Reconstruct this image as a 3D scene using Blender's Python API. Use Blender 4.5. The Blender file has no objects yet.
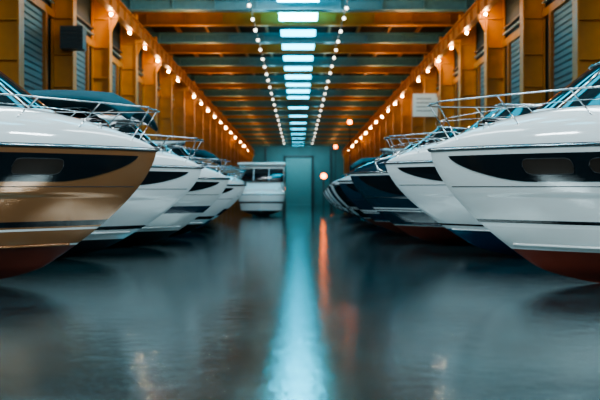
import bpy, math, random
from mathutils import Vector
random.seed(4)
sc=bpy.context.scene
COL=sc.collection
try:
    sc.view_settings.look='AgX - Medium High Contrast'
except Exception as e: print(e)

# ---------------------------------------------------------------- materials
def mat(name,color,rough=0.4,metal=0.0,coat=0.0,var=0.08,nscale=3.0,bump=0.0,emit=None,estr=0.0,trans=0.0,rvar=0.05,spec=0.5):
    m=bpy.data.materials.new(name); m.use_nodes=True
    nt=m.node_tree; b=nt.nodes['Principled BSDF']
    tc=nt.nodes.new('ShaderNodeTexCoord')
    nz=nt.nodes.new('ShaderNodeTexNoise'); nz.inputs['Scale'].default_value=nscale; nz.inputs['Detail'].default_value=4
    nt.links.new(tc.outputs['Object'],nz.inputs['Vector'])
    mx=nt.nodes.new('ShaderNodeMix'); mx.data_type='RGBA'
    c=Vector(color[:3])
    mx.inputs[6].default_value=(*[max(0,k*(1-var)) for k in c],1)
    mx.inputs[7].default_value=(*[min(1,k*(1+var)) for k in c],1)
    nt.links.new(nz.outputs['Fac'],mx.inputs[0]); nt.links.new(mx.outputs[2],b.inputs['Base Color'])
    mr=nt.nodes.new('ShaderNodeMapRange'); mr.inputs['To Min'].default_value=max(0.01,rough-rvar); mr.inputs['To Max'].default_value=rough+rvar
    nt.links.new(nz.outputs['Fac'],mr.inputs['Value']); nt.links.new(mr.outputs['Result'],b.inputs['Roughness'])
    b.inputs['Metallic'].default_value=metal
    b.inputs['Specular IOR Level'].default_value=spec
    b.inputs['Coat Weight'].default_value=coat; b.inputs['Coat Roughness'].default_value=0.04
    b.inputs['Transmission Weight'].default_value=trans
    if emit:
        b.inputs['Emission Color'].default_value=(*emit,1); b.inputs['Emission Strength'].default_value=estr
    if bump:
        bp=nt.nodes.new('ShaderNodeBump'); bp.inputs['Strength'].default_value=bump
        nt.links.new(nz.outputs['Fac'],bp.inputs['Height']); nt.links.new(bp.outputs['Normal'],b.inputs['Normal'])
    return m

WHITE=mat('gelcoat_white',(0.82,0.85,0.85),0.10,coat=1.0,var=0.03)
CREAM=mat('gelcoat_pearl_grey',(0.74,0.77,0.76),0.10,coat=1.0,var=0.03)
BRONZE=mat('gelcoat_copper',(0.38,0.175,0.078),0.16,metal=0.42,coat=1.0,var=0.05)
NAVY=mat('gelcoat_navy',(0.012,0.038,0.07),0.10,coat=1.0)
TEALHULL=mat('gelcoat_deep_navy_teal',(0.008,0.035,0.058),0.10,coat=1.0)
BLACK=mat('gelcoat_black',(0.008,0.010,0.013),0.15,coat=0.8)
GREYH=mat('gelcoat_grey',(0.22,0.25,0.27),0.15,coat=0.8)
REDB=mat('antifouling_red',(0.20,0.035,0.018),0.35,var=0.15,coat=.3)
BROWNB=mat('antifouling_oxide_brown',(0.14,0.03,0.018),0.35,var=0.15,coat=.3)
NAVYB=mat('antifouling_navy',(0.015,0.04,0.11),0.4,var=0.15,coat=.3)
DARKB=mat('antifouling_charcoal',(0.02,0.025,0.03),0.4,var=0.15)
GLASS=mat('tinted_glass',(0.006,0.009,0.012),0.07,coat=.2,rvar=.01)
GLASS2=mat('cabin_window_glass',(0.015,0.028,0.034),0.05,coat=.5,rvar=.01)
PANE=mat('hull_window_pane',(0.030,0.024,0.020),0.25,coat=.0,var=.5,nscale=2,rvar=.01,spec=.12)
STEEL=mat('polished_stainless',(0.75,0.76,0.77),0.15,metal=1.0)
FRAMEM=mat('dark_alloy_frame',(0.05,0.05,0.052),0.35,metal=0.6)
RUBBER=mat('rub_rail_rubber',(0.03,0.03,0.035),0.5)
CANVAS=mat('teal_canvas',(0.008,0.07,0.095),0.8,bump=0.3,nscale=12)
VINYL=mat('seat_vinyl',(0.5,0.48,0.44),0.45)
ORANGE=mat('orange_painted_steel',(0.58,0.23,0.033),0.42,var=0.5,nscale=0.8)
ORANGED=mat('orange_brown_steel',(0.36,0.135,0.026),0.5,var=0.4,nscale=0.8)
TEALST=mat('teal_tinted_steel',(0.11,0.28,0.32),0.4,var=0.25)  # teal puts cyan light into the roof beam colour; also tints a wall pipe
DARKST=mat('dark_steel',(0.03,0.05,0.06),0.45)
ROOF=mat('roof_sheet',(0.014,0.010,0.008),0.7,var=0.3,nscale=0.5,spec=.2)
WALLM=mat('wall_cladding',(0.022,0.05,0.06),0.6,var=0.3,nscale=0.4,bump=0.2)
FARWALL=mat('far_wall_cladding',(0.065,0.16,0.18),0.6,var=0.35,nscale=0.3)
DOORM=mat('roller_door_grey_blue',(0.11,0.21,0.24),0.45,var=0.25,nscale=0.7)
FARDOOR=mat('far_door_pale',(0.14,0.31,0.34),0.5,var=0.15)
SIGNW=mat('sign_white_glow',(0.7,0.78,0.78),0.4,emit=(0.5,0.8,0.85),estr=0.15)  # faint cyan glow put into the board, which is no lamp
SIGNG=mat('sign_marking_grey',(0.25,0.35,0.38),0.5)
PANEL=mat('light_panel_cyan',(0.2,0.8,1),0.4,emit=(0.02,0.55,0.82),estr=11)
PANELB=mat('light_panel_bright_cyan',(0.2,0.8,1),0.4,emit=(0.03,0.60,0.86),estr=42)
BULB=mat('warm_white_bulb',(1,0.9,0.8),0.4,emit=(1.0,0.62,0.32),estr=480)
BULB2=mat('cool_white_bulb',(1,0.95,0.9),0.4,emit=(0.95,0.86,0.72),estr=7)
AMBER=mat('amber_beacon',(1,0.4,0.05),0.4,emit=(1.0,0.16,0.005),estr=30)

# floor
def floor_mat():
    m=bpy.data.materials.new('wet_sealed_concrete'); m.use_nodes=True
    nt=m.node_tree; b=nt.nodes['Principled BSDF']; N=nt.nodes.new; Lk=nt.links.new
    tc=N('ShaderNodeTexCoord')
    n1=N('ShaderNodeTexNoise'); n1.inputs['Scale'].default_value=0.9; n1.inputs['Detail'].default_value=8; n1.inputs['Roughness'].default_value=0.65
    Lk(tc.outputs['Object'],n1.inputs['Vector'])
    cr=N('ShaderNodeValToRGB'); cr.color_ramp.elements[0].position=0.35; cr.color_ramp.elements[1].position=0.68
    cr.color_ramp.elements[0].color=(0.009,0.026,0.031,1); cr.color_ramp.elements[1].color=(0.030,0.076,0.086,1)
    Lk(n1.outputs['Fac'],cr.inputs['Fac'])
    br=N('ShaderNodeTexBrick'); br.offset=0; br.inputs['Scale'].default_value=1
    br.inputs['Brick Width'].default_value=6; br.inputs['Row Height'].default_value=6; br.inputs['Mortar Size'].default_value=0.015
    br.inputs['Color1'].default_value=(1,1,1,1); br.inputs['Color2'].default_value=(1,1,1,1); br.inputs['Mortar'].default_value=(0.4,0.4,0.4,1)
    mp=N('ShaderNodeMapping'); mp.inputs['Location'].default_value=(3,2,0)
    Lk(tc.outputs['Object'],mp.inputs['Vector']); Lk(mp.outputs['Vector'],br.inputs['Vector'])
    mu=N('ShaderNodeMix'); mu.data_type='RGBA'; mu.blend_type='MULTIPLY'; mu.inputs[0].default_value=1
    Lk(cr.outputs['Color'],mu.inputs[6]); Lk(br.outputs['Color'],mu.inputs[7]); Lk(mu.outputs[2],b.inputs['Base Color'])
    n2=N('ShaderNodeTexNoise'); n2.inputs['Scale'].default_value=2.4; n2.inputs['Detail'].default_value=9; n2.inputs['Roughness'].default_value=0.8; n2.inputs['Distortion'].default_value=0.6
    Lk(tc.outputs['Object'],n2.inputs['Vector'])
    mr=N('ShaderNodeMapRange'); mr.inputs['From Min'].default_value=0.42; mr.inputs['From Max'].default_value=0.62
    mr.inputs['To Min'].default_value=0.015; mr.inputs['To Max'].default_value=0.09
    Lk(n2.outputs['Fac'],mr.inputs['Value']); Lk(mr.outputs['Result'],b.inputs['Roughness'])
    # shallow trowel undulation
    n3=N('ShaderNodeTexNoise'); n3.inputs['Scale'].default_value=3.4; n3.inputs['Detail'].default_value=6; n3.inputs['Roughness'].default_value=0.72
    Lk(tc.outputs['Object'],n3.inputs['Vector'])
    bp=N('ShaderNodeBump'); bp.inputs['Strength'].default_value=0.11; bp.inputs['Distance'].default_value=0.055
    Lk(n3.outputs['Fac'],bp.inputs['Height']); Lk(bp.outputs['Normal'],b.inputs['Normal'])
    b.inputs['IOR'].default_value=1.9; b.inputs['Specular IOR Level'].default_value=1.0
    b.inputs['Specular Tint'].default_value=(0.84,1.0,1.0,1)
    return m
FLOORM=floor_mat()

# ---------------------------------------------------------------- mesh helpers
def obj(name,verts,faces,mats,fm=None,smooth=True,parent=None,loc=(0,0,0)):
    me=bpy.data.meshes.new(name); me.from_pydata([tuple(v) for v in verts],[],faces)
    for m in (mats if isinstance(mats,(list,tuple)) else [mats]): me.materials.append(m)
    if fm:
        for p,i in zip(me.polygons,fm): p.material_index=i
    for p in me.polygons: p.use_smooth=smooth
    me.update()
    o=bpy.data.objects.new(name,me); COL.objects.link(o); o.location=loc
    if parent: o.parent=parent
    return o
def box(x0,x1,y0,y1,z0,z1,V,F):
    n=len(V); V+= [(x0,y0,z0),(x1,y0,z0),(x1,y1,z0),(x0,y1,z0),(x0,y0,z1),(x1,y0,z1),(x1,y1,z1),(x0,y1,z1)]
    F+= [tuple(n+i for i in f) for f in [(0,3,2,1),(4,5,6,7),(0,1,5,4),(1,2,6,5),(2,3,7,6),(3,0,4,7)]]
def tube(path,r,V,F,seg=8):
    pts=[Vector(p) for p in path]; n0=len(V); n=len(pts)
    for i,p in enumerate(pts):
        t=(pts[min(i+1,n-1)]-pts[max(i-1,0)]).normalized()
        up=Vector((0,0,1)) if abs(t.z)<0.95 else Vector((1,0,0))
        a=t.cross(up).normalized(); b=t.cross(a).normalized()
        for k in range(seg):
            an=2*math.pi*k/seg; V.append(tuple(p+a*math.cos(an)*r+b*math.sin(an)*r))
    for i in range(n-1):
        for k in range(seg):
            k2=(k+1)%seg; F.append((n0+i*seg+k,n0+i*seg+k2,n0+(i+1)*seg+k2,n0+(i+1)*seg+k))
    F.append(tuple(n0+k for k in range(seg))); F.append(tuple(n0+(n-1)*seg+k for k in range(seg))[::-1])
def tag(o,label,cat,group=None):
    o['label']=label; o['category']=cat
    if group: o['group']=group
def struct(o): o['kind']='structure'
def rbox(name,x0,x1,y0,y1,z0,z1,m,parent=None,bev=0.04):
    V=[];F=[]; box(x0,x1,y0,y1,z0,z1,V,F)
    o=obj(name,V,F,m,parent=parent,smooth=True)
    md=o.modifiers.new('b','BEVEL'); md.width=bev; md.segments=3
    return o

# ---------------------------------------------------------------- boat
def boat(X,Y,heading,label,L=7.2,B=1.3,H=1.92,O=2.0,E=0.58,main=WHITE,bottom=REDB,stripe=BLACK,upper=None,
         top=WHITE,rail=True,railh=0.68,canvas=False,arch=False,cabin=False,strip=True,vs=(0.42,0.45),anchor=False,res=46,ws=True,rake=0.9,group=None,s1=0.46,wh=0.66,vb=0.27,vlo=0.70,yaw=0,foot=0.55,hard=False,cover=False,cvz=0.0,send=0.42):
    root=bpy.data.objects.new('motor_boat',None); COL.objects.link(root)
    root.location=(X,Y,0); root.rotation_euler=(0,0,heading+math.radians(yaw)); root.empty_display_size=0.5
    tag(root,label,'boat',group)
    vc=0.30; vk=0.655
    def f(s,s1=s1):
        return math.sin(math.pi/2*min(1,max(0,s)/s1))**0.85*(1-0.10*max(0,s-.5)*2)
    def Pt(v,s,side=1):
        st=-O*(1-v)**1.6-(foot*(1-v/0.14)**2 if v<0.14 else 0)
        x=st+s*(-L-st)
        if v<vc: g=0.84*(v/vc)**0.62
        else: g=0.86+0.12*((v-vc)/(1-vc))**1.3
        if v>vk: g+=0.022*min(1,(v-vk)/0.012)
        z=H*v**(1+0.12*min(1,2*s))+v*0.06*s
        return Vector((x,side*B*g*f(s),z))
    def norm(v,s,side):
        d=1e-3
        n=(Pt(min(1,v+d),s,side)-Pt(v-d,s,side)).cross(Pt(v,s+d,side)-Pt(v,max(0,s-d),side))
        n.normalize()
        if n.y*side<0: n=-n
        return n
    levels=sorted(set([0,0.004,0.012,0.025,0.04,0.06,0.08,0.10,0.12,0.14,0.17,0.20,0.235,vb,vb+0.015,0.299,0.306,0.33,0.37,vs[0]-0.03,vs[0]-0.014,vs[0],vs[1],0.48,0.52,0.56,0.60,0.64,vk,vk+.012,0.69,0.72,0.76,0.8,0.84,0.88,0.92,0.96,1.0]))
    up=upper or main
    mats=[bottom,stripe,main,up,WHITE]
    def lm(v):
        if v<vb-1e-6: return 0
        if v<vb+0.0149: return 4
        if vs[0]-0.0301<v<vs[0]-0.0141: return 4
        if vs[0]-1e-6<v<vs[1]-1e-6: return 1
        if v>0.95: return 3
        return 2
    ss=[(i/res)**1.5 for i in range(res+1)]
    V=[];F=[];FM=[]
    for side in (1,-1):
        n0=len(V)
        for v in levels:
            for s in ss: V.append(Pt(v,s,side))
        w=len(ss)
        for i in range(len(levels)-1):
            for j in range(w-1):
                q=(n0+i*w+j,n0+(i+1)*w+j,n0+(i+1)*w+j+1,n0+i*w+j+1)
                F.append(q if side==1 else q[::-1]); FM.append(lm(levels[i]))
    w=len(ss); a=[i*w+w-1 for i in range(len(levels))]; b=[len(levels)*w+i*w+w-1 for i in range(len(levels))]
    F.append(tuple(a+b[::-1])); FM.append(2)
    obj('hull',V,F,mats,FM,parent=root)
    for side in (1,-1):
        V=[];F=[]
        tube([Pt(vc,s,side)+norm(vc,s,side)*0.005 for s in ss[3:]],0.020,V,F,6)
        obj('spray_rail',V,F,bottom if vc<vb else main,parent=root)
    # deck
    sd=0.52
    def Es(s): return E*math.sin(math.pi/2*min(1,s/0.32))**0.75
    def D(th,s,side=1):
        p=Pt(1,s); return Vector((p.x,side*p.y*max(0,math.cos(th))**0.42,p.z+Es(s)*math.sin(th)**0.85))
    V=[];F=[]; K=12
    sds=[sd*(i/30)**1.4 for i in range(31)]
    ths=[math.pi/2*k/K for k in range(K+1)]
    prof=[(1,t) for t in ths]+[(-1,t) for t in ths[::-1][1:]]
    for s in sds:
        for sdn,t in prof: V.append(D(t,s,sdn))
    w=len(prof)
    for i in range(len(sds)-1):
        for j in range(w-1):
            F.append((i*w+j,i*w+j+1,(i+1)*w+j+1,(i+1)*w+j))
    obj('deck',V,F,top,parent=root)
    if not cabin:
        V=[];F=[]; q=D(math.pi/2,0.13)
        box(q.x-.28,q.x+.22,-.24,.24,q.z-.10,q.z+.035,V,F)
        o=obj('deck_hatch',V,F,GLASS,parent=root); md=o.modifiers.new('b','BEVEL'); md.width=.03; md.segments=3
    if cover:
        V=[];F=[]
        for i in range(17):
            t=i/16; s=0.17+0.36*t; hump=0.05+ (wh+.05)*min(1,max(0,(t-.12)/.45))**.8
            for k in range(15):
                q=-1+2*k/14; p=Pt(1,s)
                V.append((p.x,p.y*.93*q,p.z+Es(s)*(.80+.22*(1-q*q))+hump*(1-abs(q)**3)**.7+.03))
        for i in range(16):
            for k in range(14): F.append((i*15+k,(i+1)*15+k,(i+1)*15+k+1,i*15+k+1))
        o=obj('canvas_cover',V,F,CANVAS,parent=root); md=o.modifiers.new('s','SOLIDIFY'); md.thickness=0.03
    zc=H-0.75
    V=[];F=[]
    def prof2(s):
        p=Pt(1,s); e=Es(s); y=p.y
        h=[(y,p.z),(y*.985,p.z+e*.5),(y*.93,p.z+e*.8),(y*.86,p.z+e*.84),(y*.80,p.z+e*.78),(y*.78,p.z),(y*.76,zc)]
        return [Vector((p.x,a,c)) for a,c in h]+[Vector((p.x,-a,c)) for a,c in h[::-1]]
    cs=[sd+(1-sd)*i/10 for i in range(11)]
    for s in cs: V+=prof2(s)
    w=14
    for i in range(10):
        for j in range(w-1): F.append((i*w+j,i*w+j+1,(i+1)*w+j+1,(i+1)*w+j))
    n=len(V); p=Pt(1,1)
    V+= [(p.x,p.y*.93,p.z+.3*E),(p.x,-p.y*.93,p.z+.3*E),(p.x,-p.y*.93,zc),(p.x,p.y*.93,zc)]; F.append((n,n+1,n+2,n+3))
    n=len(V); q=[D(t,sd,s_) for s_,t in prof]; V+=q; V+= [(q[0].x,-q[0].y*.76,zc),(q[0].x,q[0].y*.76,zc)]
    F.append(tuple(range(n,len(V))))
    obj('cockpit_liner',V,F,top,parent=root,smooth=False)
    for sy in (1,-1):
        xs=-L*0.66
        V=[];F=[]; y0,y1=(0.12,0.62) if sy==1 else (-0.62,-0.12)
        box(xs-.5,xs,y0,y1,zc,zc+.45,V,F); box(xs-.62,xs-.48,y0,y1,zc+.2,zc+1.1,V,F)
        o=obj('helm_seat',V,F,VINYL,parent=root); md=o.modifiers.new('b','BEVEL'); md.width=.05; md.segments=3
    def rubline(dz,r,m,off):
        V=[];F=[]
        path=[Pt(1,s,1)+Vector((0,off,dz)) for s in ss[::-1]]+[Pt(1,s,-1)+Vector((0,-off,dz)) for s in ss[1:]]
        path[len(ss)-1]=Pt(1,0)+Vector((off,0,dz))
        tube(path,r,V,F,6); obj('rub_rail',V,F,m,parent=root)
    rubline(0,0.03,RUBBER,0.008); rubline(0.0,0.014,STEEL,0.032)
    def patch(name,side,s0,s1,vlo,vhi,m,off,blade=False,n=56,mv=8,ring=None):
        V=[];F=[];lo=[];hi=[]
        for i in range(n+1):
            t=(i/n)**(1.5 if blade else 1); s=s0+(s1-s0)*t
            if blade:
                hh=math.sin(math.pi/2*min(1,t/0.17))**0.6
                b_=vhi; a=vhi-(vhi-vlo)*hh
            else:
                u=abs(2*t-1); hh=(1-u**10)**0.5 if u<1 else 0
                mid=(vlo+vhi)/2; half=(vhi-vlo)/2*hh; a=mid-half; b_=mid+half
            for k in range(mv+1):
                v=a+(b_-a)*k/mv
                V.append(Pt(v,s,side)+norm(v,s,side)*off)
            lo.append(V[-mv-1]); hi.append(V[-1])
        for i in range(n):
            for k in range(mv):
                q=(i*(mv+1)+k,i*(mv+1)+k+1,(i+1)*(mv+1)+k+1,(i+1)*(mv+1)+k); F.append(q if side==1 else q[::-1])
        o=obj(name,V,F,m,parent=root)
        if ring:
            V=[];F=[]; tube(lo+hi[::-1][1:],ring,V,F,5); obj('window_trim',V,F,FRAMEM,parent=root)
        return o
    if strip:
        wins=((0.15,0.235),(0.26,0.42))
        a0,a1=vlo+0.05,0.915
        for side in (1,-1):
            g=patch('hull_window_band',side,0.03,0.80,vlo,0.95,GLASS,0.014,blade=True); g['label']='black tinted glass band'
            for (a,b) in wins:
                patch('side_window',side,a,b,a0,a1,PANE,0.022,n=40,ring=0.006)
            # fine pinstripe below the band
            V=[];F=[]; tube([Pt(vlo-.035,s,side)+norm(vlo-.035,s,side)*.002 for s in ss[2:]],.006,V,F,5)
            obj('pinstripe',V,F,DARKB,parent=root)
    zd=H+E
    if ws:
        xw=-1.5; yw=B*0.80; dx=1.55
        def W(q,h):
            y=yw*q*(1-0.16*h); x=xw-dx*abs(q)**2.4-rake*h*(1-0.35*abs(q)); z=zd-0.02-0.14*q*q+wh*h
            return Vector((x,y,z))
        V=[];F=[]; nq=28; nh=6
        for i in range(nq+1):
            for k in range(nh+1): V.append(W(-1+2*i/nq,k/nh))
        for i in range(nq):
            for k in range(nh): F.append((i*(nh+1)+k,(i+1)*(nh+1)+k,(i+1)*(nh+1)+k+1,i*(nh+1)+k+1))
        obj('windshield',V,F,GLASS2,parent=root)
        V=[];F=[]
        tube([W(-1+2*i/nq,1) for i in range(nq+1)],0.03,V,F,6)
        for q in (-1,-0.42,0.42,1): tube([W(q,0),W(q,1)],0.022,V,F,6)
        tube([W(-1,1),W(-1,0)+Vector((-1.1,0,-0.02))],0.03,V,F,6); tube([W(1,1),W(1,0)+Vector((-1.1,0,-0.02))],0.03,V,F,6)
        obj('windshield_frame',V,F,STEEL,parent=root)
        V=[];F=[]
        for i in range(nq+1):
            q=-1+2*i/nq; p=W(q,0)
            V+= [p+Vector((0.10,0.08*q,-0.30)),p+Vector((0.03,0.03*q,0.0)),p+Vector((-0.05,0,0.025)),p+Vector((-0.25,-0.05*q,-0.05))]
        for i in range(nq):
            for k in range(3): F.append((i*4+k,(i+1)*4+k,(i+1)*4+k+1,i*4+k+1))
        obj('windshield_coaming',V,F,top,parent=root)
        if hard:
            V=[];F=[]
            x0,x1=xw-rake+.1,-4.9
            for i in range(11):
                for k in range(11):
                    t=i/10;q=-1+2*k/10
                    V.append((x0+(x1-x0)*t-0.5*abs(q)**3*(1-t),B*.78*q,zd+wh+.02+.12*(1-q*q)+.05*math.sin(math.pi*t)))
            for i in range(10):
                for k in range(10): F.append((i*11+k,(i+1)*11+k,(i+1)*11+k+1,i*11+k+1))
            o=obj('hardtop_roof',V,F,top,parent=root); md=o.modifiers.new('s','SOLIDIFY'); md.thickness=0.08
            for sy in (1,-1):
                yy=sy*B*.76
                V=[(x0-.8,yy,zd-.1),(x1+.5,yy,zd-.1),(x1+.2,yy*.98,zd+wh),(x0-.4,yy*.98,zd+wh)]
                o=obj('cabin_side_window',V,[(0,1,2,3)],GLASS2,parent=root); md=o.modifiers.new('s','SOLIDIFY'); md.thickness=.02
    if rail:
        V=[];F=[]
        def base(s,side): return D(0.75,s,side)
        zr=lambda x:H+railh+0.05*min(2.5,-x)
        def R(s,side):
            p=base(s,side); return Vector((min(-0.05,p.x+0.32),p.y*1.05+side*0.03,max(p.z+.12,zr(p.x))))
        sv=[0.025+(send-0.025)*i/14 for i in range(15)]
        nose=[Vector((0.02-0.0,0.10*k,zr(0))) for k in (1,0,-1)]
        path=[base(send+0.03,1)]+[R(s,1) for s in sv[::-1]]+nose+[R(s,-1) for s in sv]+[base(send+0.03,-1)]
        tube(path,0.012,V,F,7)
        mid=lambda s,side:(R(s,side)*0.55+base(s,side)*0.45)
        tube([mid(s,1) for s in sv[::-1]][2:],0.006,V,F,5); tube([mid(s,-1) for s in sv][:-2],0.006,V,F,5)
        for t in (0.06,0.33,0.64,0.97):
            s=0.025+(send-.025)*t
            for side in (1,-1): tube([base(s,side)+Vector((0,0,-.03)),R(s,side)],0.010,V,F,6)
        obj('guard_rail',V,F,STEEL,parent=root)
    if anchor:
        V=[];F=[]
        tube([(-0.5,0,H+.30),(-0.1,0,H+.14),(0.22,0,H+.03)],0.03,V,F,6)
        tube([(0.22,0,H+.03),(0.17,0.12,H-.13),(0.05,0.2,H-.2)],0.022,V,F,6); tube([(0.22,0,H+.03),(0.17,-0.12,H-.13),(0.05,-0.2,H-.2)],0.022,V,F,6)
        obj('anchor',V,F,STEEL,parent=root)
    for side in (1,-1):
        V=[];F=[]; p=D(1.0,0.10,side)
        tube([p+Vector((-.1,0,.05)),p+Vector((.1,0,.05))],.014,V,F,6); tube([p+Vector((-.03,0,-.02)),p+Vector((-.03,0,.05))],.012,V,F,6); tube([p+Vector((.03,0,-.02)),p+Vector((.03,0,.05))],.012,V,F,6)
        obj('cleat',V,F,STEEL,parent=root)
    if canvas:
        V=[];F=[]; x0,x1=-1.2,-4.6
        for i in range(13):
            for k in range(13):
                t=i/12;q=-1+2*k/12
                V.append((x0+(x1-x0)*t,B*0.9*q,zd+cvz+0.66+0.18*math.sin(math.pi*t)**.5-0.24*abs(q)**3-(0.22*(1-min(1,t*6)))))
        for i in range(12):
            for k in range(12): F.append((i*13+k,(i+1)*13+k,(i+1)*13+k+1,i*13+k+1))
        o=obj('canvas_top',V,F,CANVAS,parent=root); md=o.modifiers.new('s','SOLIDIFY'); md.thickness=0.07
        for sy in (1,-1):
            V=[];F=[]
            for xx in (x0-.2,x1+.2): tube([(-3.6,sy*B*.82,zd-.15),(xx,sy*B*.86,zd+cvz+.46)],.015,V,F,6)
            obj('canvas_frame',V,F,STEEL,parent=root)
    if arch:
        V=[];F=[]; pts=[]
        for k in range(17):
            an=math.pi*k/16; c,s_=math.cos(an),math.sin(an)
            pts.append((-3.4-0.5*s_**.6*1.0,B*.86*(abs(c)**.5)*(1 if c>=0 else -1),zd-.1+1.0*s_**.6))
        tube(pts,0.06,V,F,8); obj('radar_arch',V,F,top,parent=root)
        V=[];F=[]; tube([(-3.9,0,zd+.88),(-3.9,0,zd+1.02)],.22,V,F,16)
        o=obj('radar_dome',V,F,top,parent=root)
        V=[];F=[]; tube([(-3.9,.5,zd+.85),(-4.3,.5,zd+2.0)],.012,V,F,6); obj('antenna',V,F,top,parent=root)
    if cabin:
        V=[];F=[]
        secs=[(-0.7,.70,.02),(-1.2,.93,.45),(-1.75,.99,1.1),(-2.15,1.0,1.85),(-5.5,1.0,1.85),(-6.0,.97,1.2)]
        for (x,wd,zt) in secs:
            y=B*.98*wd; V+=[(x,y,zd-.6),(x,y*.99,zd-.1+zt*.3),(x,y*.95,zd+zt),(x,0,zd+zt+.06),(x,-y*.95,zd+zt),(x,-y*.99,zd-.1+zt*.3),(x,-y,zd-.6)]
        for i in range(5):
            for k in range(6): F.append((i*7+k,i*7+k+1,(i+1)*7+k+1,(i+1)*7+k))
        F.append(tuple(35+k for k in range(7))[::-1]); F.append(tuple(range(7)))
        obj('cabin',V,F,top,parent=root,smooth=False)
        # wide raked windscreen, curved in plan, with slim mullions
        V=[];F=[]
        for i in range(21):
            q=-1+2*i/20; bow=.10*(1-q*q)
            V+= [(-1.20+bow,B*.92*q,zd+.58),(-1.90+bow,B*.90*q,zd+1.58)]
        for i in range(20): F.append((2*i,2*i+2,2*i+3,2*i+1))
        o=obj('windscreen',V,F,GLASS,parent=root); md=o.modifiers.new('s','SOLIDIFY'); md.thickness=.03
        V=[];F=[]
        for q in (-.35,.35):
            bow=.10*(1-q*q)+.02; tube([(-1.20+bow,B*.92*q,zd+.58),(-1.90+bow,B*.90*q,zd+1.58)],.03,V,F,6)
        obj('windscreen_mullion',V,F,top,parent=root)
        for sy in (1,-1):
            V=[(-2.1,sy*B*.98,zd+.6),(-5.3,sy*B*.98,zd+.6),(-5.3,sy*B*.955,zd+1.4),(-2.4,sy*B*.955,zd+1.4)]
            o=obj('cabin_window',V,[(0,1,2,3)],GLASS,parent=root); md=o.modifiers.new('s','SOLIDIFY'); md.thickness=.03;md.offset=0
            V=[];F=[]; tube([(-0.9,sy*B*.92,H+.2),(-0.6,sy*B*.8,H+.95),(0.0,sy*.1,H+.95)],.03,V,F,6)
            obj('guard_rail',V,F,STEEL,parent=root)
        rbox('hardtop_roof',-6.2,-1.7,-B*1.0,B*1.0,zd+1.84,zd+2.04,top,root,.08)
        for sy in (1,-1):
            rbox('bow_fender',-0.9,-0.6,sy*B*.55-.12,sy*B*.55+.12,H-.55,H+.1,DARKB,root,.1)
    return root

RT=math.pi
boat(-2.04,12.0,0,'copper-hulled motor boat with black window band and white deck',main=BRONZE,bottom=BROWNB,railh=0.56,vlo=.76,vb=.29,vs=(.44,.48),send=.36)
boat(-1.96,17.0,0,'white motor boat with dark teal canvas top and steel rails',main=WHITE,bottom=DARKB,canvas=True,O=2.4,H=1.86,vs=(0.33,0.37),L=7.6,vb=.22,vlo=.80,yaw=-2,railh=.55,cvz=.06,B=1.38,send=.3)
boat(-1.80,21.6,0,'white sport boat with hardtop and dark charcoal bottom paint',main=CREAM,bottom=DARKB,H=1.75,stripe=NAVY,vs=(0.5,0.6),vb=.24,vlo=.80,yaw=2,wh=.8,hard=True,railh=.45,send=.26)
boat(-1.78,26.2,0,'white motor boat with radar arch and black lower stripe',main=WHITE,bottom=BLACK,H=1.66,arch=True,vs=(0.36,0.42),vlo=.78,railh=.5,send=.3)
boat(-1.95,31.0,0,'white and navy motor boat with hardtop and tall windscreen',main=WHITE,bottom=NAVYB,H=1.75,vs=(0.36,0.5),vlo=.8,stripe=NAVY,yaw=-2,wh=.85,hard=True,rail=False)
boat(-2.25,36.0,0,'white motor boat with teal canvas cover',main=WHITE,bottom=DARKB,canvas=True,cover=True)
boat(-2.6,41.0,0,'white motor boat with radar arch',main=WHITE,bottom=BLACK,arch=True)
boat(-3.0,46.0,0,'pearl grey motor boat with dark window band',main=CREAM,bottom=DARKB,hard=True)
boat(-3.5,51.5,0,'white motor boat with tall windscreen',main=WHITE,bottom=DARKB,wh=.9)
boat(-2.72,60.0,-math.pi/2,'white cabin cruiser with wide dark windscreen facing down the aisle',main=WHITE,bottom=DARKB,B=1.78,H=1.6,cabin=True,ws=False,rail=False,E=.35,strip=False,O=0.8,s1=.16,vs=(.6,.68),foot=.1)

boat(1.90,12.0,RT,'white motor boat with red bottom paint and stainless bow rail',main=CREAM,bottom=REDB,vs=(0.46,0.485),O=1.9,vb=.26,vlo=.76,railh=.64)
boat(1.84,17.6,RT,'white motor boat with navy bottom paint and bow anchor',main=WHITE,bottom=NAVYB,H=1.98,O=2.3,anchor=True,vs=(0.34,0.36),railh=.52,vb=.30,vlo=.80,yaw=1,send=.22)
boat(1.40,22.6,RT,'navy-hulled motor boat with white trim and red bottom paint',main=TEALHULL,bottom=REDB,H=1.93,top=TEALHULL,upper=WHITE,vs=(0.5,0.52),vb=.27,rail=False,stripe=WHITE,yaw=-2)
boat(1.34,27.6,RT,'dark navy motor boat with white deck and stripe',main=NAVY,bottom=REDB,H=1.82,vs=(0.45,0.48),top=WHITE,upper=WHITE,rail=False,stripe=WHITE)
boat(1.38,32.6,RT,'black-hulled motor boat with white deck and radar arch',main=BLACK,bottom=REDB,H=1.78,vs=(0.5,0.52),rail=False,stripe=WHITE,arch=True,yaw=2)
boat(1.45,37.8,RT,'white motor boat with navy bottom paint and hardtop',main=WHITE,bottom=NAVYB,hard=True,rail=False,wh=.8)
boat(1.55,43.2,RT,'navy-hulled motor boat with canvas cover',main=NAVY,bottom=BLACK,canvas=True,rail=False,cover=True)
boat(1.7,48.8,RT,'white motor boat with radar arch and red bottom',main=WHITE,bottom=REDB,arch=True,rail=False)
boat(1.8,54.5,RT,'grey motor boat with dark bottom paint',main=GREYH,bottom=BLACK,rail=False)
boat(1.95,61.0,RT,'white motor boat with navy bottom paint',main=WHITE,bottom=NAVYB,rail=False,res=24)
boat(2.1,68.0,RT,'navy-hulled motor boat with canvas top',main=NAVY,bottom=BLACK,rail=False,canvas=True,res=24)
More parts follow.
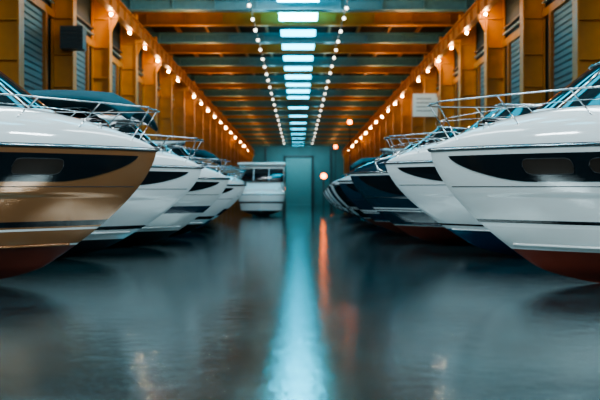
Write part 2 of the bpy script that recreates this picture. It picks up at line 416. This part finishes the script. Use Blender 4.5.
boat(2.3,76.0,RT,'white motor boat with radar arch and red bottom',main=WHITE,bottom=REDB,rail=False,arch=True,res=24)

# ---------------------------------------------------------------- shell
Y0,Y1=-7.0,205.0; WX=12.3; ZC=15.6
def sbox(name,a,m):
    V=[];F=[]; box(*a,V,F); o=obj(name,V,F,m,smooth=False); struct(o); return o
sbox('floor',(-WX-.3,WX+.3,Y0-.3,Y1+.3,-0.2,0),FLOORM)
sbox('ceiling',(-WX-.3,WX+.3,Y0-.3,Y1+.3,ZC,ZC+.2),ROOF)
sbox('wall_left',(-WX-.3,-WX,Y0,Y1,0,ZC),WALLM)
sbox('wall_right',(WX,WX+.3,Y0,Y1,0,ZC),WALLM)
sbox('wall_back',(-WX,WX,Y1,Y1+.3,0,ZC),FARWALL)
sbox('wall_front',(-WX,WX,Y0-.3,Y0,0,ZC),WALLM)

V=[];F=[]
wd=4.6; zt=10.2; rows=34
for i in range(rows):
    z0=zt*i/rows; z1=zt*(i+1)/rows
    n=len(V); V+=[(0,-wd/2,z0),(0,wd/2,z0),(.07,wd/2,z0+.05),(.07,-wd/2,z0+.05),(.07,wd/2,z1-.03),(.07,-wd/2,z1-.03),(0,wd/2,z1),(0,-wd/2,z1)]
    F+=[(n,n+1,n+2,n+3),(n+3,n+2,n+4,n+5),(n+5,n+4,n+6,n+7)]
dm=bpy.data.meshes.new('roller_door'); dm.from_pydata(V,[],F); dm.materials.append(DOORM)
cnt=1; ycols=[1.5+8*k for k in range(26)]
for side in (-1,1):
    for y in ycols[:-1]:
        o=bpy.data.objects.new('door_%d'%cnt,dm); COL.objects.link(o); cnt+=1
        o.location=(side*(WX-0.02),y+4,0.0); o.rotation_euler=(0,0,0 if side<0 else math.pi); struct(o)
tn=1
for side in (-1,1):
    xa,xb=sorted((side*WX,side*(WX-.22)))
    sbox('trim_%d'%tn,(xa,xb,Y0,Y1,10.2,10.6),ORANGE); tn+=1
    sbox('trim_%d'%tn,(xa,xb,Y0,Y1,13.5,13.8),ORANGED); tn+=1
    for y in ycols[:-1]:
        for yy in (y+1.45,y+6.55):
            sbox('trim_%d'%tn,(xa,xb,yy-.18,yy+.18,0,10.2),ORANGED); tn+=1
V=[];F=[]
for i in range(18): box(-3.0,3.2,Y1-.15-(.08 if i%2 else 0),Y1,i*.64,(i+1)*.64-.1,V,F)
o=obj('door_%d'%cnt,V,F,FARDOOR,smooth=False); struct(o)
for a in ((-3.6,-3.1,0,12.1),(3.3,3.8,0,12.1),(-3.6,3.8,11.6,12.1),(-8.2,-7.8,0,14),(7.8,8.2,0,14)):
    sbox('trim_%d'%tn,(a[0],a[1],Y1-.4,Y1,a[2],a[3]),DARKST); tn+=1

# columns
GB=12.2
V=[];F=[]
box(0,.08,-.32,.32,0,14.0,V,F); box(1.02,1.1,-.32,.32,0,14.0,V,F); box(.08,1.02,-.04,.04,0,14.0,V,F)
for z in (2,3.6,5.2,6.8,8.4,10.2,GB-.3,13.4): box(.08,1.02,-.25,.25,z,z+.07,V,F)
box(-.1,1.15,-.38,.38,0,.06,V,F)
box(-.42,0,-.25,.25,GB-.25,GB,V,F)
n=len(V); V+=[(-.42,-.03,GB-.25),(0,-.03,GB-.25),(0,-.03,GB-1.1),(-.42,.03,GB-.25),(0,.03,GB-.25),(0,.03,GB-1.1)]
F+=[(n,n+1,n+2),(n+5,n+4,n+3),(n,n+2,n+5,n+3)]
cmesh=bpy.data.meshes.new('column'); cmesh.from_pydata(V,[],F); cmesh.materials.append(ORANGE)
for side in (-1,1):
    for y in ycols:
        o=bpy.data.objects.new('steel_column',cmesh); COL.objects.link(o)
        o.location=(side*(WX-1.18),y,0); o.rotation_euler=(0,0,0 if side>0 else math.pi)
        tag(o,'orange painted steel I-section column against side wall','column','orange wall columns')
for side in (-1,1):
    V=[];F=[]
    box(-.2,.2,Y0+.02,Y1-.42,GB,GB+.1,V,F); box(-.2,.2,Y0+.02,Y1-.42,GB+.9,GB+1.0,V,F); box(-.04,.04,Y0+.02,Y1-.42,GB+.1,GB+.9,V,F)
    y=Y0+1
    while y<Y1-1: box(-.18,.18,y-.03,y+.03,GB+.1,GB+.9,V,F); y+=2
    o=obj('crane_girder',V,F,ORANGED,smooth=False,loc=(side*(WX-1.4),0,0)); tag(o,'long orange steel crane runway girder on column brackets','beam')
def ibeam(name,w,z0,z1,m):
    V=[];F=[]
    box(-WX,WX,-w,w,z0,z0+.1,V,F); box(-WX,WX,-w,w,z1-.1,z1,V,F); box(-WX,WX,-.05,.05,z0+.1,z1-.1,V,F)
    for i in range(9): 
        x=-WX+1+i*2.83; box(x-.04,x+.04,-w*.9,w*.9,z0+.1,z1-.1,V,F)
    me=bpy.data.meshes.new(name); me.from_pydata(V,[],F); me.materials.append(m); return me
bm=ibeam('beam',.35,14.0,14.8,TEALST)
tm=ibeam('beam2',.25,14.2,15.2,ORANGE)
P=5.8
ybeams=[-1.6+P*k for k in range(35)]
for i,y in enumerate(ybeams):
    if i%2==0:
        o=bpy.data.objects.new('roof_beam',bm); COL.objects.link(o); o.location=(0,y,0); tag(o,'deep steel cross beam under the roof, cyan light in its teal colour','beam','teal roof beams')
    else:
        o=bpy.data.objects.new('roof_rafter',tm); COL.objects.link(o); o.location=(0,y,0); tag(o,'deep orange-brown steel rafter under the roof','beam','orange roof rafters')
for x in (-10,-7.5,-5,-2.6,2.6,5,7.5,10):
    V=[];F=[]; box(-.09,.09,Y0,Y1,15.2,ZC,V,F)
    o=obj('roof_purlin',V,F,ORANGED,smooth=False,loc=(x,0,0)); tag(o,'long orange-brown roof purlin','beam','roof purlins')
V=[];F=[]; box(-1.35,1.35,-1.05,1.05,14.2,14.3,V,F)
FM=[0]*6
for sx in (-1,1):
    for sy in (-1,1): tube([(sx*.9,sy*.7,14.3),(sx*.9,sy*.7,ZC)],.02,V,F,6)
FM+=[1]*(len(F)-6)
def mk(nm,m):
    p=bpy.data.meshes.new(nm); p.from_pydata(V,[],F); p.materials.append(m); p.materials.append(DARKST)
    for q,i in zip(p.polygons,FM): q.material_index=i
    return p
pm=mk('panel',PANEL); pm2=mk('panel_bright',PANELB)
for i,y in enumerate(ybeams):
    if y>100 and i%2: continue
    o=bpy.data.objects.new('ceiling_light_panel',pm2 if 52<y+3<64 else pm); COL.objects.link(o); o.location=(0,y+3.0,0); tag(o,'glowing cyan-white ceiling light panel','ceiling light','ceiling light panels')
# bulbs
def bulbmesh(r,m):
    V=[];F=[];FM=[]
    N=12;M=8
    for i in range(M+1):
        for k in range(N):
            a=math.pi*i/M; b=2*math.pi*k/N
            V.append((r*math.sin(a)*math.cos(b),r*math.sin(a)*math.sin(b),r*math.cos(a)))
    for i in range(M):
        for k in range(N): F.append((i*N+k,(i+1)*N+k,(i+1)*N+(k+1)%N,i*N+(k+1)%N)); FM.append(0)
    n=len(F); tube([(0,0,r*.7),(0,0,r+.12)],r*.45,V,F,8); FM+=[1]*(len(F)-n)
    me=bpy.data.meshes.new('bulb'); me.from_pydata(V,[],F); me.materials.append(m); me.materials.append(DARKST)
    for p,i in zip(me.polygons,FM): p.material_index=i; p.use_smooth=True
    return me
b1=bulbmesh(.11,BULB2); b2=bulbmesh(.065,BULB)
for x in (-3.15,3.15):
    V=[];F=[]; box(-.03,.03,40,Y1-1,13.93,14.0,V,F)
    o=obj('lamp_conduit',V,F,DARKST,smooth=False,loc=(x,0,0)); tag(o,'thin dark conduit carrying a row of bulbs','conduit','lamp conduits')
    y=50
    while y<185:
        o=bpy.data.objects.new('ceiling_bulb',b1); COL.objects.link(o); o.location=(x,y+random.uniform(-.5,.5),13.93-.12-.11); tag(o,'small glowing white ceiling bulb on conduit','lamp','ceiling bulbs')
        y+=3.9*max(1,y/66)
for side in (-1,1):
    y=48.5
    while y<185:
        yy=y
        for c in ycols:
            if abs(yy-c)<.55: yy=c+.6
        o=bpy.data.objects.new('girder_lamp',b2); COL.objects.link(o); o.location=(side*(WX-1.4),yy,GB-.12-.065); tag(o,'round warm white lamp under crane girder','lamp','girder lamps')
        y+= 5.4*max(1,y/72)

V=[];F=[]; box(-.55,.55,-.35,.35,-.55,.55,V,F)
for k in range(5): box(-.5,.5,-.40,-.35,-.48+.2*k,-.38+.2*k,V,F)
box(-.1,.1,.35,.43,.2,.4,V,F)
o=obj('unit_heater',V,F,DARKST,smooth=False,loc=(-11.0,40.75,9.1)); tag(o,'dark louvred unit heater fixed to an orange column','heater')
for side in (-1,1):
    for z in (11.0,11.35):
        V=[];F=[]; tube([(0,Y0+.05,0),(0,Y1-.05,0)],.09,V,F,10)
        o=obj('wall_pipe',V,F,DARKST if z>11.2 else TEALST,loc=(side*(WX-.1),0,z)); tag(o,'long horizontal service pipe fixed along the side wall','pipe','wall pipes')
V=[];F=[]; box(-1.1,1.1,-.05,.05,-1,1,V,F)
o=obj('sign_board',V,F,SIGNW,smooth=False,loc=(11.13,72.9,9.5)); tag(o,'pale rectangular board with faint grey marks beside an orange column','sign')
V=[];F=[]; box(-.1,.1,.05,.25,-.05,.05,V,F); c=obj('bracket',V,F,DARKST,smooth=False,parent=o)
V=[];F=[]
for (a,b,z) in ((-.8,.5,.55),(-.8,.75,.2),(-.8,.1,-.15),(-.8,.6,-.5)): box(a,b,-.06,-.05,z-.05,z+.05,V,F)
c=obj('sign_marking',V,F,SIGNG,smooth=False,parent=o)
def beacon(x,y,z,r,label):
    V=[];F=[]
    tube([(0,0,0),(0,0,z)],.06,V,F,8)
    o=obj('beacon_post',V,F,DARKST,smooth=False,loc=(x,y,0)); tag(o,label,'beacon light')
    c=bpy.data.objects.new('beacon_lamp',bulbmesh(r,AMBER)); COL.objects.link(c); c.parent=o; c.location=(0,0,z+r*.8)
beacon(2.9,95,3.7,.30,'amber warning lamp on a dark floor post')
beacon(4.1,100,2.4,.2,'short amber warning lamp on a dark floor post')
beacon(-1.6,90,3.9,.18,'amber warning lamp on a tall dark post')
beacon(7.3,118,12.0,.30,'amber warning lamp on a very tall dark mast')
beacon(5.6,125,9.0,.24,'amber warning lamp on a tall dark mast')

# ---------------------------------------------------------------- lights
def area(name,loc,rot,sx,sy,col,pw):
    l=bpy.data.lights.new(name,'AREA'); l.shape='RECTANGLE'; l.size=sx; l.size_y=sy; l.color=col; l.energy=pw
    o=bpy.data.objects.new(name,l); COL.objects.link(o); o.location=loc; o.rotation_euler=rot; return o
for side in (-1,1):
    area('wall_fill_light',(side*8.2,115,11.4),(0,side*math.radians(-105),0),.3,170,(1.0,0.60,0.27),2100)  # added warm strip without a fixture, brightens the side wall
    area('roof_fill_light',(side*2.6,115,13.2),(math.pi,0,0),.25,170,(0.30,0.86,1.0),850)  # added cyan strip facing up, brightens the roof beams
    area('roof_fill_light',(side*7.6,115,12.6),(math.pi,0,0),.25,170,(1.0,0.50,0.18),2200)  # added warm strip facing up, brightens the outer roof steel
    area('hall_fill_light',(side*5.0,-4.5,9.5),(math.radians(50),0,side*math.radians(10)),5,1.2,(0.82,0.95,1.0),1150)  # added fill from behind the camera for the near hulls
    area('hall_fill_light',(side*6.0,12,13.2),(0,0,0),1.5,20,(0.82,0.95,1.0),1500)  # added overhead fill for the near boats, no fixture there
area('hall_fill_light',(-2,44,13.7),(math.radians(45),0,0),3,1,(0.85,0.96,1.0),1400)  # added fill aimed down the hall to whiten the far cruiser
area('end_wall_light',(0,198,13.5),(math.radians(25),0,0),16,.5,(0.5,0.95,1.0),1300)
w=bpy.data.worlds.new('w'); sc.world=w; w.use_nodes=True
w.node_tree.nodes['Background'].inputs[0].default_value=(0.1,0.3,0.35,1); w.node_tree.nodes['Background'].inputs[1].default_value=0.2

# ---------------------------------------------------------------- camera
cd=bpy.data.cameras.new('camera'); cam=bpy.data.objects.new('camera',cd); COL.objects.link(cam); sc.camera=cam
cam.location=(0,0,1.2); cam.rotation_euler=(math.pi/2,0,0)
cd.lens=50; cd.sensor_width=36; cd.shift_x=0.003; cd.clip_end=400
cd.dof.use_dof=True; cd.dof.focus_distance=13; cd.dof.aperture_fstop=1.1
